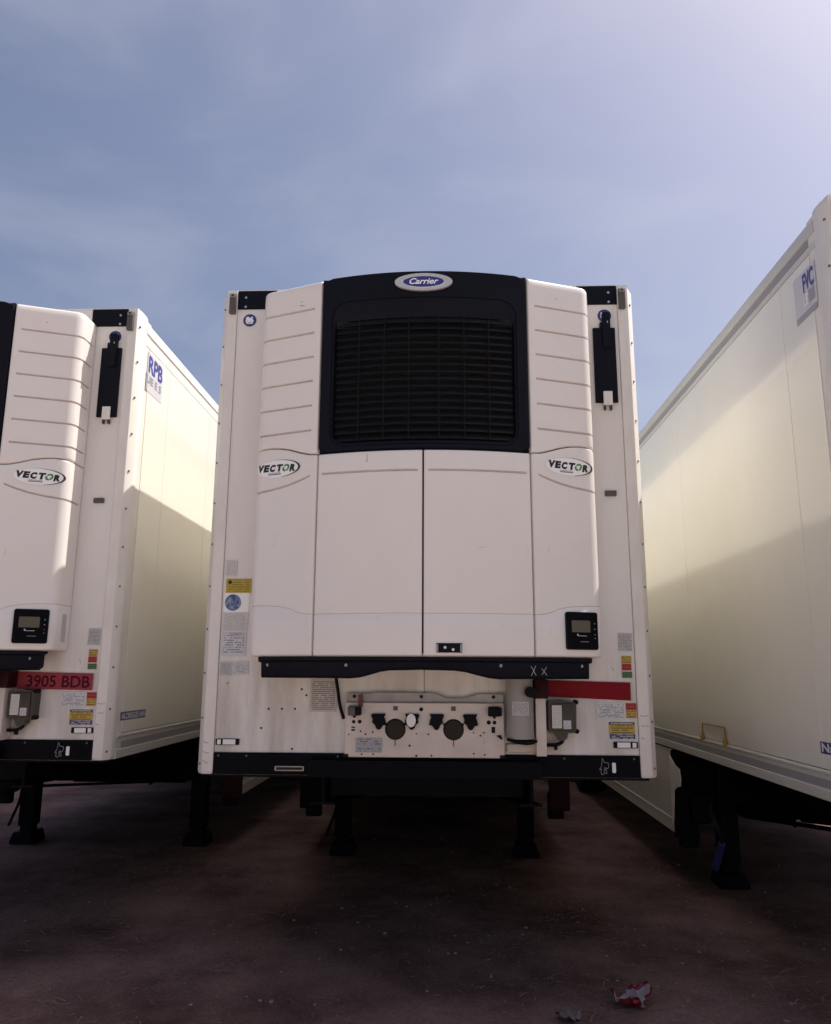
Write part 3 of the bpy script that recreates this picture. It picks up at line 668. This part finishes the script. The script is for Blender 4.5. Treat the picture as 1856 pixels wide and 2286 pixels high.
    for sx in (-1, 1):
        x = sx*.163
        so = MB().cyl((x, yf+.001, 1.378), .058, (0, -1, 0), .003, 28).build('coupling_socket', HOLE, cp)
        MB().cyl((x+.002, yf-.001, 1.376), .050, (0, -1, 0), .003, 28).build('socket_cover', BROWN, so)
        MB().box(x-.0018, x+.0018, yf-.003, yf-.001, 1.288, 1.322).build('socket_slot', HOLE, so, 0)
        for k, q in enumerate((-1, 1)):
            xc = x+q*.094; blob = [(-.044, .044), (.040, .044), (.046, .034), (.036, .014), (.040, -.002), (.022, -.016), (.016, -.032), (.004, -.042), (-.012, -.040), (-.022, -.026), (-.030, -.018), (-.048, -.016), (-.042, .010), (-.034, .026)]
            if q*sx > 0: blob = [(-a, b) for a, b in blob]
            white = (sx < 0 and q > 0)
            MB().prism([(xc+a*.9, 1.418+b) for a, b in blob], yf-.018, yf+.001).build('rubber_flap', RUBBER, cp)
            if white: MB().prism(oval(xc-.004, 1.428, .026, .036, 20), yf-.040, yf-.012).build('coupling_plug', REFL, cp)
            MB().tube([(xc-q*.04, yf-.006, 1.412), (x+q*.052, yf-.006, 1.400)], .005, 6).build('flap_arm', RUBBER, cp)
        MB().box(x-.013, x+.013, yf-.002, yf+.001, 1.480, 1.504).build('square_hole', LENS, cp, 0)
        b = MB().box(sx*.392-.036, sx*.392+.036, yf-.045, yf, 1.452, 1.505, .008).build('electric_socket', LENS if sx < 0 else RUBBER, cp)
        MB().box(sx*.392+.004, sx*.392+.040, yf-.050, yf-.020, 1.455, 1.500, .006).build('socket_lid', RUBBER, b)
        MB().box(sx*.392-.008, sx*.392+.006, yf-.020, yf, 1.440, 1.456, .003).build('socket_catch', RUBBER, b)
    for x, z, r in ((-.398, 1.417, .010), (-.364, 1.418, .011), (-.358, 1.366, .005), (-.33, 1.350, .005), (-.290, 1.362, .005), (-.018, 1.487, .011), (-.016, 1.487, .010), (-.045, 1.355, .004), (.022, 1.352, .005), (.36, 1.418, .012), (.392, 1.418, .011),
                    (.275, 1.362, .004), (.313, 1.347, .005), (.332, 1.362, .005), (-.350, 1.242, .005), (-.285, 1.243, .005), (.275, 1.250, .005), (.335, 1.244, .005), (-.424, 1.348, .004), (-.082, 1.29, .006), (-.045, 1.236, .006), (.04, 1.238, .005)):
        MB().cyl((x, yf+.001, z), r, (0, -1, 0), .0022, 12).build('bolt_hole', HOLE, cp, 0)
    for x0, x1, z0, z1 in ((-.41, -.39, 1.384, 1.391), (-.41, -.39, 1.368, 1.377), (.375, .395, 1.362, 1.395), (-.452, -.425, 1.226, 1.243), (.42, .45, 1.226, 1.243)):
        MB().box(x0, x1, yf-.002, yf+.001, z0, z1).build('slot_hole', HOLE, cp, 0)
    MB().prism([(.40, 1.348), (.425, 1.352), (.436, 1.330), (.428, 1.326), (.412, 1.338)], yf-.003, yf+.001).build('torn_gap', HOLE, cp, 0)
    MB().prism(rrect(-.384, -.236, 1.252, 1.331, .006), yf-.003, yf).build('type_plate', P_TAG, cp)
    MB().prism([(-.372, 1.49), (-.348, 1.50), (-.350, 1.57), (-.374, 1.566)], -.075, -.063).build('red_tab', mat('tab_red', (.16, .025, .022), .6), cp)
    sticker('small_print', .325, .342, 1.295, 1.345, P_FAINT, cp, yf-.0002)
    # supply hose, canister, white bar, junction box
    MB().tube(sm([(-.504, -.10, 1.70), (-.503, -.06, 1.655), (-.495, -.03, 1.585), (-.482, -.03, 1.506), (-.458, -.035, 1.43)]), .0095, 8).build('supply_hose', RUBBER, t)
    tk = MB(); tk.cyl((.533, -.085, 1.335), .076, (0, 0, 1), .335, 28); tk = tk.build('coolant_canister', TANK, t)
    MB().cyl((.533, -.085, 1.322), .070, (0, 0, 1), .013, 28, .076).build('canister_foot', RUBBER, tk)
    MB().tube(sm([(.455, -.14, 1.335), (.50, -.165, 1.322), (.57, -.165, 1.315), (.615, -.13, 1.325)]), .009, 6).build('canister_strap', RUBBER, tk)
    vs = []; mb = MB()
    for k in range(9):
        a = R(-128+9*k); vs += [(.533+.0775*math.cos(a), -.085+.0775*math.sin(a), 1.462), (.533+.0775*math.cos(a), -.085+.0775*math.sin(a), 1.535)]
    mb.add(vs, [(2*i, 2*i+2, 2*i+3, 2*i+1) for i in range(8)]); mb.build('canister_label', P_GREY, tk, 0)
    MB().cyl((.585, -.165, 1.588), .030, (0, -1, 0), .03, 24).build('filler_cap', RUBBER, t)
    MB().box(.46, .68, -.03, -.002, 1.255, 1.30, .006).build('ledge_bracket', PLATEW, t)
    MB().box(.618, .674, -.11, -.004, 1.243, 1.552, .004).build('white_bar', PLATEW, t)
    MB().box(.615, .690, -.12, -.004, 1.553, 1.655, .004).build('bar_bracket', MAROON, t)
    jb = MB().prism([(.690, 1.375), (.700, 1.366), (.826, 1.366), (.842, 1.380), (.846, 1.52), (.830, 1.534), (.77, 1.543), (.700, 1.538), (.690, 1.528)], -.085, -.004).build('junction_box', SMOKE, t)
    MB().box(.706, .828, -.096, -.080, 1.376, 1.528, .008).build('box_lid', SMOKE, jb)
    MB().box(.708, .762, -.0985, -.095, 1.392, 1.515, .002).build('box_label', P_FAINT, jb, 0)
    MB().box(.770, .812, -.0985, -.095, 1.388, 1.434, .002).build('box_label', P_WHITE, jb, 0)
    for x, z in ((.846, 1.532), (.846, 1.375)): MB().cyl((x, -.03, z), .013, (0, -1, 0), .05, 12).build('box_lug', RUBBER, jb)
    MB().prism([(.725, 1.366), (.797, 1.366), (.792, 1.338), (.77, 1.322), (.745, 1.325)], -.075, -.010).build('box_spout', SMOKE, jb)
    MB().tube(sm([(.775, -.04, 1.33), (.762, -.045, 1.312), (.725, -.05, 1.300), (.66, -.04, 1.298)]), .010, 8).build('box_cable', RUBBER, jb)
    MB().box(.722, .740, -.05, -.03, 1.272, 1.30).build('cable_clip', RUBBER, jb, 0)
    # blemish holes in the lower sheet
    for x, z in ((-.897, 1.482), (-.82, 1.482), (-.745, 1.483), (-.936, 1.375), (-.754, 1.262), (-.709, 1.593), (-.681, 1.559)):
        MB().cyl((x, .002, z), .0065, (0, -1, 0), .003, 10).build('drill_hole', BROWN, t, 0)
    MB().prism([(-1.148, 1.622), (-1.140, 1.632), (-1.136, 1.630), (-1.146, 1.618)], -.001, .002).build('scuff_mark', BROWN, t, 0)
    MB().prism([(1.062, 1.728), (1.065, 1.728), (1.080, 1.705), (1.076, 1.704)], -.001, .002).build('scuff_mark', GREY, t, 0)
    for pts, mt in (([(-1.262, -.013, 1.305), (-1.252, -.014, 1.296), (-1.232, -.014, 1.290)], SMOKE), ([(-1.258, -.013, 1.245), (-1.245, -.014, 1.238), (-1.225, -.014, 1.237)], SMOKE), ([(-1.26, -.013, 1.200), (-1.248, -.014, 1.188), (-1.228, -.014, 1.180)], SMOKE),
                    ([(1.212, -.014, 1.46), (1.235, -.0145, 1.456), (1.258, -.013, 1.459)], LENS), ([(1.215, -.014, 1.40), (1.24, -.0145, 1.403), (1.256, -.0135, 1.399)], LENS), ([(1.21, -.014, 1.335), (1.23, -.0145, 1.333)], LENS)):
        MB().tube(sm(pts, 3), .0011, 4).build('scuff_mark', mt, t)
    # document pocket with hook (right), small lamp
    pk = MB().box(1.040, 1.176, -.018, -.001, 3.307, 3.794, .003, 1).build('document_pocket', BLACK, t)
    mb = MB(); mb.prism(rrect(1.098, 1.146, 3.66, 3.892, .006), -.032, -.004); mb.box(1.083, 1.10, -.032, -.004, 3.79, 3.825); mb.build('pocket_strap', BLACK, pk)
    MB().box(1.126, 1.131, -.034, -.031, 3.818, 3.832).build('strap_pin', CHROME, pk, 0)
    mb = MB(); mb.box(1.085, 1.139, -.034, -.020, 3.300, 3.374, .003); mb.box(1.085, 1.139, -.034, -.002, 3.286, 3.303, .003); ck = mb.build('pocket_clip', POST, pk)
    mb = MB(); mb.box(1.087, 1.100, -.026, -.004, 3.258, 3.290, .004); mb.box(1.122, 1.137, -.026, -.004, 3.258, 3.290, .004); mb.build('clip_foot', SMOKE, ck)
    MB().prism(rrect(1.073, 1.139, 2.724, 2.757, .004), -.016, 0).build('side_lamp', LENS, t)
    # stickers of the front wall
    sticker('paper_sticker', -1.186, -1.120, 2.247, 2.343, P_FAINT, t)
    y = sticker('yellow_sticker', -1.180, -1.03, 2.148, 2.231, P_YEL, t); MB().prism(oval(-1.157, 2.21, .011, .011, 16), -.0065, -.004).build('sticker_ring', INK, y, 0)
    sticker('white_sheet', -1.188, -1.04, 2.033, 2.147, DECALW, t, -.001)
    disc('globe_sticker', -1.134, 2.090, .048, P_GLOBE, t, -.0035)
    sticker('paper_sticker', -1.190, -1.04, 1.934, 2.031, P_FAINT, t, rot=.5)
    p3 = sticker('paper_sticker', -1.191, -1.045, 1.782, 1.931, P_WHITE, t); sticker('paper_heading', -1.138, -1.068, 1.898, 1.915, P_GREY, p3, -.0055)
    sticker('paper_sticker', -1.191, -1.120, 1.668, 1.746, P_GREY, t); sticker('paper_sticker', -1.118, -1.025, 1.674, 1.750, P_WHITE, t, rot=-2)
    sticker('instruction_sheet', -.660, -.504, 1.467, 1.650, P_DENSE, t, rot=.7)
    sticker('paper_sticker', 1.111, 1.189, 1.815, 1.918, P_GREY, t, rot=2)
    sticker('yellow_sticker', 1.124, 1.180, 1.747, 1.788, P_YEL2, t); sticker('red_sticker', 1.124, 1.178, 1.707, 1.744, P_RED, t); sticker('green_sticker', 1.124, 1.180, 1.666, 1.700, P_GRN, t)
    c = sticker('inspection_card', .969, 1.134, 1.437, 1.529, P_WHITE, t); sticker('card_red', 1.134, 1.195, 1.488, 1.526, P_RED, t); sticker('card_yellow', 1.134, 1.194, 1.444, 1.488, P_YEL2, t)
    ws = sticker('warning_sticker', 1.037, 1.180, 1.358, 1.408, P_WARN, t); sticker('sticker_header', 1.037, 1.180, 1.408, 1.421, P_BLK, ws); sticker('sticker_footer', 1.040, 1.181, 1.331, 1.358, P_BLU, ws)
    # wheels: three axles
    wm = wheel_mesh()
    for ya in (8.55, 9.86, 11.17):
        MB().tube([(-1.0, ya, .52), (1.0, ya, .52)], .06, 10).build('axle', CHAS, t)
        for sd in (-1, 1):
            ty = link('wheel', wm[0], None, t); ty.location = (sd*1.07, ya, .515)
            ri = link('rim', wm[1], None, ty); ri.rotation_euler = (0, 0, 0 if sd > 0 else math.pi)
    make_unit(t)
    return t
_W = []
def wheel_mesh():
    if _W: return _W
    n = 40
    def lathe(pr):
        mb = MB(); vs = [(x, r*math.cos(2*math.pi*k/n), r*math.sin(2*math.pi*k/n)) for x, r in pr for k in range(n)]
        return mb.add(vs, [(i*n+k, i*n+(k+1) % n, (i+1)*n+(k+1) % n, (i+1)*n+k) for i in range(len(pr)-1) for k in range(n)])
    ty = lathe([(-.13, .28), (-.185, .31), (-.195, .42), (-.175, .50), (-.15, .515), (-.06, .518), (-.055, .508), (-.045, .508), (-.04, .519), (.04, .519), (.045, .508), (.055, .508), (.06, .518), (.15, .515), (.175, .50), (.195, .42), (.185, .31), (.13, .28)])
    a = ty.mesh('tyre'); a.materials.append(RUBBER)
    b = lathe([(.16, .29), (.17, .275), (.10, .25), (.06, .20), (.06, .12), (.15, .11), (.15, .02), (.15, .001)]).mesh('rim'); b.materials.append(STEEL)
    _W.extend([a, b]); return _W

def copy_tree(o, parent=None):
    c = o.copy(); C.objects.link(c); c.parent = parent
    for ch in list(o.children): copy_tree(ch, c)
    return c

mid = make_trailer()
bpy.context.view_layer.update()
left = copy_tree(mid); right = copy_tree(mid)
GRP = 'refrigerated trailers parked side by side'
LX, LY, LZ = -3.235, .30, .035
RX, RY, RZ = 3.30, -.99, -.040
left.location = (LX, LY, 0); right.location = (RX, RY, 0)
for o, l in ((mid, 'white refrigerated trailer in the middle, whole cooling unit seen head-on'),
             (left, 'white refrigerated trailer cut by the left edge, red number plate 3905 BDB'),
             (right, 'white refrigerated trailer on the right showing its long cream side wall')):
    o['label'] = l; o['category'] = 'trailer'; o['group'] = GRP
# the neighbours ride a little higher and lower: shift the body parts, not the running gear
GEAR = ('landing_leg', 'wheel', 'axle', 'leg_brace', 'drive_shaft', 'gear_box')
for t, dz in ((left, LZ), (right, RZ)):
    for ch in t.children:
        if ch.name.split('.')[0] not in GEAR: ch.location.z += dz

pl = [(3.312, 1.02), (3.312, .46), (3.28, .50), (3.25, .62), (3.22, .74), (3.13, .78), (3.03, .80), (3.01, .86), (3.03, .93), (3.15, .95)]
MB().prism([(y+.052, z) for y, z in pl], -1.303, -1.2965, 'x').build('skirt_bracket', POST, right)

# number plates
def plate(t, pts, mt, label, dz):
    return MB().prism([(x, z+dz) for x, z in pts], -.012, -.006).build('number_plate', mt, t, 0, label)
plate(mid, [(.690, 1.650), (1.166, 1.640), (1.165, 1.540), (.690, 1.560)], RED, 'faded plain red number plate', 0)
np_ = plate(left, [(.690, 1.648), (1.166, 1.640), (1.165, 1.538), (.690, 1.546)], REDP, 'red number plate reading 3905 BDB', LZ)
tx = text_mesh('3905 BDB', .098, .0016, 0, .88, 1.0); wd = max(v[0] for v in tx.v)
k = .405/wd; tx.v = [(x*k, y, z-x*k*.014) for x, y, z in tx.v]
flat(tx, 'plate_lettering', mat('plate_ink', (.07, .006, .010), .6, spec=.1), np_, (.745, -.0135, 1.560+LZ))

# side stickers: left trailer's right wall, right trailer's left wall
def side_text(t, s, size, y, z, mt, sd, bold=.0, h=1.0, width=None, name='lettering'):
    m_ = text_mesh(s, size, bold); wdt = max(v[0] for v in m_.v); kx = (width/wdt) if width else 1
    # sd=+1: wall faces +X, text runs to +Y ; sd=-1: wall faces -X, text runs to -Y
    vs = [(sd*1.3035, y+sd*p[0]*kx, z+p[2]*h) for p in m_.v]
    me = bpy.data.meshes.new(name); me.from_pydata(vs, [], m_.f); me.update(); return link(name, me, mt, t)
def side_box(t, name, sd, y0, y1, z0, z1, mt, out=.0022):
    return MB().box(min(sd*1.3003, sd*(1.3003+out)), max(sd*1.3003, sd*(1.3003+out)), y0, y1, z0, z1).build(name, mt, t, 0)
PALE = mat('sticker_pale', (.60, .59, .62), .35); LILAC = mat('sticker_lilac_grey', (.33, .32, .36), .4)
a = LZ
s1 = side_box(left, 'class_sticker', 1, .135, .43, 3.55+a, 3.83+a, PALE, .0012)
side_text(left, 'RPB', .165, .145, 3.695+a, INKB, 1, .004, 1.0, .27); side_text(left, 'UE E 5', .075, .135, 3.615+a, LILAC, 1, .002, 1, .27)
side_box(left, 'sticker_edge', 1, .125, .150, 3.55+a, 3.68+a, LILAC, .0025)
side_box(left, 'blue_sticker', 1, .135, .545, 1.348+a, 1.400+a, SBLUE)
side_text(left, 'ALCRKEGES INN', .05, .145, 1.357+a, REFL, 1, .0012, 1.0, .385)
a = RZ
side_box(right, 'class_sticker', -1, .115, .36, 3.57+a, 3.80+a, PALE, .0012)
side_text(right, 'FVC', .128, .255, 3.685+a, INKB, -1, .004, 1.05, .122); side_text(right, 'UE', .085, .255, 3.605+a, DECALW, -1, .004, 1, .05); side_box(right, 'sticker_lines', -1, .135, .20, 3.605+a, 3.675+a, LILAC, .0018)
side_box(right, 'sticker_bar', -1, .125, .355, 3.545+a, 3.578+a, LILAC)
side_box(right, 'blue_sticker', -1, .13, .548, 1.345+a, 1.402+a, SBLUE)
side_text(right, 'Nan8AG', .058, .537, 1.355+a, REFL, -1, .0012, 1, .40)
# yellow strap loop on the right trailer's wall and a blue-gripped crank
z0 = 1.255+a
mb = MB(); mb.tube([(-1.318, 1.90, z0), (-1.314, 1.905, z0+.112), (-1.314, 1.915, z0+.122), (-1.314, 2.36, z0+.122), (-1.314, 2.37, z0+.112), (-1.318, 2.375, z0)], .006, 8)
lp = mb.build('strap_loop', STRAP, right)
for y in (1.90, 2.375): MB().tube([(-1.318, y, z0), (-1.318, y, z0+.03), (-1.318, y, z0+.065)], [.015, .017, .007], 10).build('strap_sleeve', STRAP, lp)
cr = MB().tube(sm([(-1.15, 2.75, .75), (-1.22, 2.6, .70), (-1.27, 2.30, .62), (-1.28, 2.22, .54)]), .014, 8).build('crank_arm', CHAS, right)
MB().tube([(-1.28, 2.22, .545), (-1.275, 2.33, .44), (-1.27, 2.43, .335)], [.022, .025, .022], 10).build('crank_grip', BLUEG, cr)

# ------------------------------------------------------------------ ground
def gh(x, y):
    n = noise.fractal(Vector((x*.9, y*.9, 3.1)), 1, 2, 4)*.014+noise.noise(Vector((x*5, y*5, 1.7)))*.006+noise.noise(Vector((x*14, y*14, 6.7)))*.003
    f = 1-min(1, max(0, (math.hypot(x, y-2)-9)/6))
    return n*f-.006
def axis(a, b, st, far):
    o = []; v = a
    while v < b: o.append(v); v += st
    o.append(b); s = st; v = b
    while v < far: s *= 1.5; v += s; o.append(v)
    s = st; v = a
    while v > -far: s *= 1.5; v -= s; o.insert(0, v)
    return o
gx, gy = axis(-5.5, 5.5, .05, 900), axis(-1.8, 7.0, .05, 900)
vs = [(x, y, gh(x, y)) for y in gy for x in gx]; n = len(gx)
fs = [(j*n+i, j*n+i+1, (j+1)*n+i+1, (j+1)*n+i) for j in range(len(gy)-1) for i in range(n-1)]
me = bpy.data.meshes.new('ground'); me.from_pydata(vs, [], fs)
for p in me.polygons: p.use_smooth = True
g = link('ground', me, GROUND); g['kind'] = 'structure'
t_ = GROUND.node_tree; n_ = t_.nodes; l_ = t_.links; b_ = n_['Principled BSDF']; b_.inputs['Roughness'].default_value = .95; b_.inputs['Specular IOR Level'].default_value = .15
co = n_.new('ShaderNodeTexCoord')
na = n_.new('ShaderNodeTexNoise'); na.inputs['Scale'].default_value = 1.1; na.inputs['Detail'].default_value = 8; na.inputs['Roughness'].default_value = .62; l_.new(co.outputs['Object'], na.inputs[0])
ra = n_.new('ShaderNodeValToRGB'); e = ra.color_ramp.elements; e[0].position = .36; e[0].color = (.095, .050, .043, 1); e[1].position = .64; e[1].color = (.27, .160, .138, 1); l_.new(na.outputs[0], ra.inputs[0])
nb = n_.new('ShaderNodeTexNoise'); nb.inputs['Scale'].default_value = 60; nb.inputs['Detail'].default_value = 5; nb.inputs['Roughness'].default_value = .7; l_.new(co.outputs['Object'], nb.inputs[0])
rb = n_.new('ShaderNodeMapRange'); rb.inputs[1].default_value = .25; rb.inputs[2].default_value = .8; rb.inputs[3].default_value = .6; rb.inputs[4].default_value = 1.5; l_.new(nb.outputs[0], rb.inputs[0])
mx = n_.new('ShaderNodeMix'); mx.data_type = 'RGBA'; mx.blend_type = 'MULTIPLY'; mx.inputs[0].default_value = 1; l_.new(ra.outputs[0], mx.inputs[6]); l_.new(rb.outputs[0], mx.inputs[7]); l_.new(mx.outputs[2], b_.inputs['Base Color'])
bp = n_.new('ShaderNodeBump'); bp.inputs['Strength'].default_value = .7; bp.inputs['Distance'].default_value = .012; l_.new(nb.outputs[0], bp.inputs['Height']); l_.new(bp.outputs[0], b_.inputs['Normal'])

# pale yard behind the camera, unseen, added to bounce sunlight onto the shaded fronts
yv = [(-900, -900, .006), (900, -900, .006), (900, -2.6, .006), (-900, -2.6, .006)]
ym = bpy.data.meshes.new('bounce_yard'); ym.from_pydata(yv, [], [(0, 1, 2, 3)])
yo = link('bounce_yard', ym, mat('bounce_concrete', (.47, .40, .345), .85, dirt=.4, dcol=(.34, .27, .22), dscale=.6)); yo['kind'] = 'structure'
# dry grass bits and small stones nobody could count
rnd = random.Random(11)
STRAW = mat('dry_straw', (.29, .20, .165), .7, dirt=.8, dcol=(.085, .05, .042), dscale=2.2)
mb = MB()
cl_ = [(rnd.uniform(-3.4, 3.2), rnd.uniform(-.7, 3.2), rnd.uniform(.15, .6)) for _ in range(60)]
for i in range(7000):
    if rnd.random() < .7:
        c = rnd.choice(cl_); x, y = rnd.gauss(c[0], c[2]), rnd.gauss(c[1], c[2])
    else: x, y = rnd.uniform(-4, 4), rnd.uniform(-1.2, 4)
    ln = rnd.choice((.012, .018, .025, .035, .05, .09))*rnd.uniform(.7, 1.3); a = rnd.uniform(0, math.pi*2); w_ = rnd.choice((.0007, .0009, .0012, .0016, .003))*rnd.uniform(.8, 1.2)
    bend = rnd.uniform(-.22, .22); lift = rnd.uniform(.0, .12)*ln; pts = []
    for k in range(4):
        t = k/3; aa = a+bend*t; px, py = x+math.cos(aa)*ln*t, y+math.sin(aa)*ln*t
        pts.append((px, py, gh(px, py)+.002+lift*math.sin(t*math.pi*.8)))
    vs = []
    for k, p in enumerate(pts): nx, ny = -math.sin(a+bend*k/3)*w_, math.cos(a+bend*k/3)*w_; vs += [(p[0]-nx, p[1]-ny, p[2]), (p[0]+nx, p[1]+ny, p[2]+.001)]
    mb.add(vs, [(2*k, 2*k+1, 2*k+3, 2*k+2) for k in range(3)])
me = bpy.data.meshes.new('dry_grass'); me.from_pydata(mb.v, [], mb.f); o = link('dry_grass', me, STRAW); o['kind'] = 'stuff'; o['label'] = 'dry straw and grass bits scattered over the dirt'; o['category'] = 'straw'
STONE = mat('stone_grey', (.34, .26, .23), .85, dirt=1.0, dcol=(.11, .065, .055), dscale=9)
mb = MB(); ico = bmesh.new(); bmesh.ops.create_icosphere(ico, subdivisions=1, radius=1); iv = [v.co.copy() for v in ico.verts]; jf = [[v.index for v in f.verts] for f in ico.faces]; ico.free()
for i in range(1500):
    x, y = rnd.uniform(-4, 4), rnd.uniform(-1.2, 4.5); r = rnd.choice((.002, .003, .003, .004, .005, .008))*rnd.uniform(.7, 1.4); z = gh(x, y)
    s = (rnd.uniform(.8, 1.5), rnd.uniform(.8, 1.4), rnd.uniform(.5, .9)); rot = Matrix.Rotation(rnd.uniform(0, 6), 3, 'Z')
    mb.add([tuple(rot @ Vector((v.x*s[0]*r*rnd.uniform(.8, 1.2), v.y*s[1]*r, v.z*s[2]*r))+Vector((x, y, z+r*.2))) for v in iv], jf)
me = bpy.data.meshes.new('gravel'); me.from_pydata(mb.v, [], mb.f); o = link('gravel', me, STONE); o['kind'] = 'stuff'; o['label'] = 'small loose stones lying in the dirt'; o['category'] = 'gravel'

# litter
def litter(name, x, y, w, h, seed, curl, mt, label, cat, rz):
    n1, n2 = 26, 18; vs = []; sd = Vector((seed, seed*1.7, 0))
    for j in range(n2):
        for i in range(n1):
            u, v = i/(n1-1)-.5, j/(n2-1)-.5
            nx = noise.noise_vector(Vector((u*3.2, v*3.2, 0))+sd); n2v = noise.noise_vector(Vector((u*8, v*8, 2))+sd)
            a = u*curl; px = math.sin(a)*w/curl if curl > .1 else u*w
            pz = (1-math.cos(a))*w/curl if curl > .1 else 0
            p = Vector((px, v*h, pz))+nx*w*.24+n2v*w*.06
            vs.append(p)
    mz = min(p.z for p in vs); M_ = Matrix.Rotation(rz, 3, 'Z'); gz = gh(x, y)
    vs = [tuple(M_ @ Vector((p.x, p.y, p.z-mz))+Vector((x, y, gz+.001))) for p in vs]
    fs = [(j*n1+i, j*n1+i+1, (j+1)*n1+i+1, (j+1)*n1+i) for j in range(n2-1) for i in range(n1-1)]
    me = bpy.data.meshes.new(name); me.from_pydata(vs, [], fs)
    for p in me.polygons: p.use_smooth = True
    o = link(name, me, mt); o['label'] = label; o['category'] = cat
    so = o.modifiers.new('solid', 'SOLIDIFY'); so.thickness = .001
    return o
WR = bpy.data.materials.new('wrapper_print'); WR.use_nodes = True
t_ = WR.node_tree; n_ = t_.nodes; l_ = t_.links; b_ = n_['Principled BSDF']; b_.inputs['Roughness'].default_value = .35
co = n_.new('ShaderNodeTexCoord'); nn = n_.new('ShaderNodeTexNoise'); nn.inputs['Scale'].default_value = 11; nn.inputs['Detail'].default_value = 1; l_.new(co.outputs['Object'], nn.inputs[0])
rr = n_.new('ShaderNodeValToRGB'); rr.color_ramp.interpolation = 'CONSTANT'; e = rr.color_ramp.elements; e[0].color = (.24, .016, .03, 1); e[1].position = .53; e[1].color = (.42, .34, .34, 1)
l_.new(nn.outputs[0], rr.inputs[0]); l_.new(rr.outputs[0], b_.inputs['Base Color'])
PAPER = mat('scrap_paper', (.22, .17, .155), .8, dirt=.5, dcol=(.10, .07, .06), dscale=20)
litter('crumpled_wrapper', 1.085, -.03, .19, .15, 5.9, 2.2, WR, 'crumpled red and white wrapper lying on the dirt', 'litter', .5)
litter('paper_scrap', .735, -.24, .12, .09, 8.1, 1.2, PAPER, 'dirty pale paper scrap at the bottom edge of the photo', 'litter', 1.1)
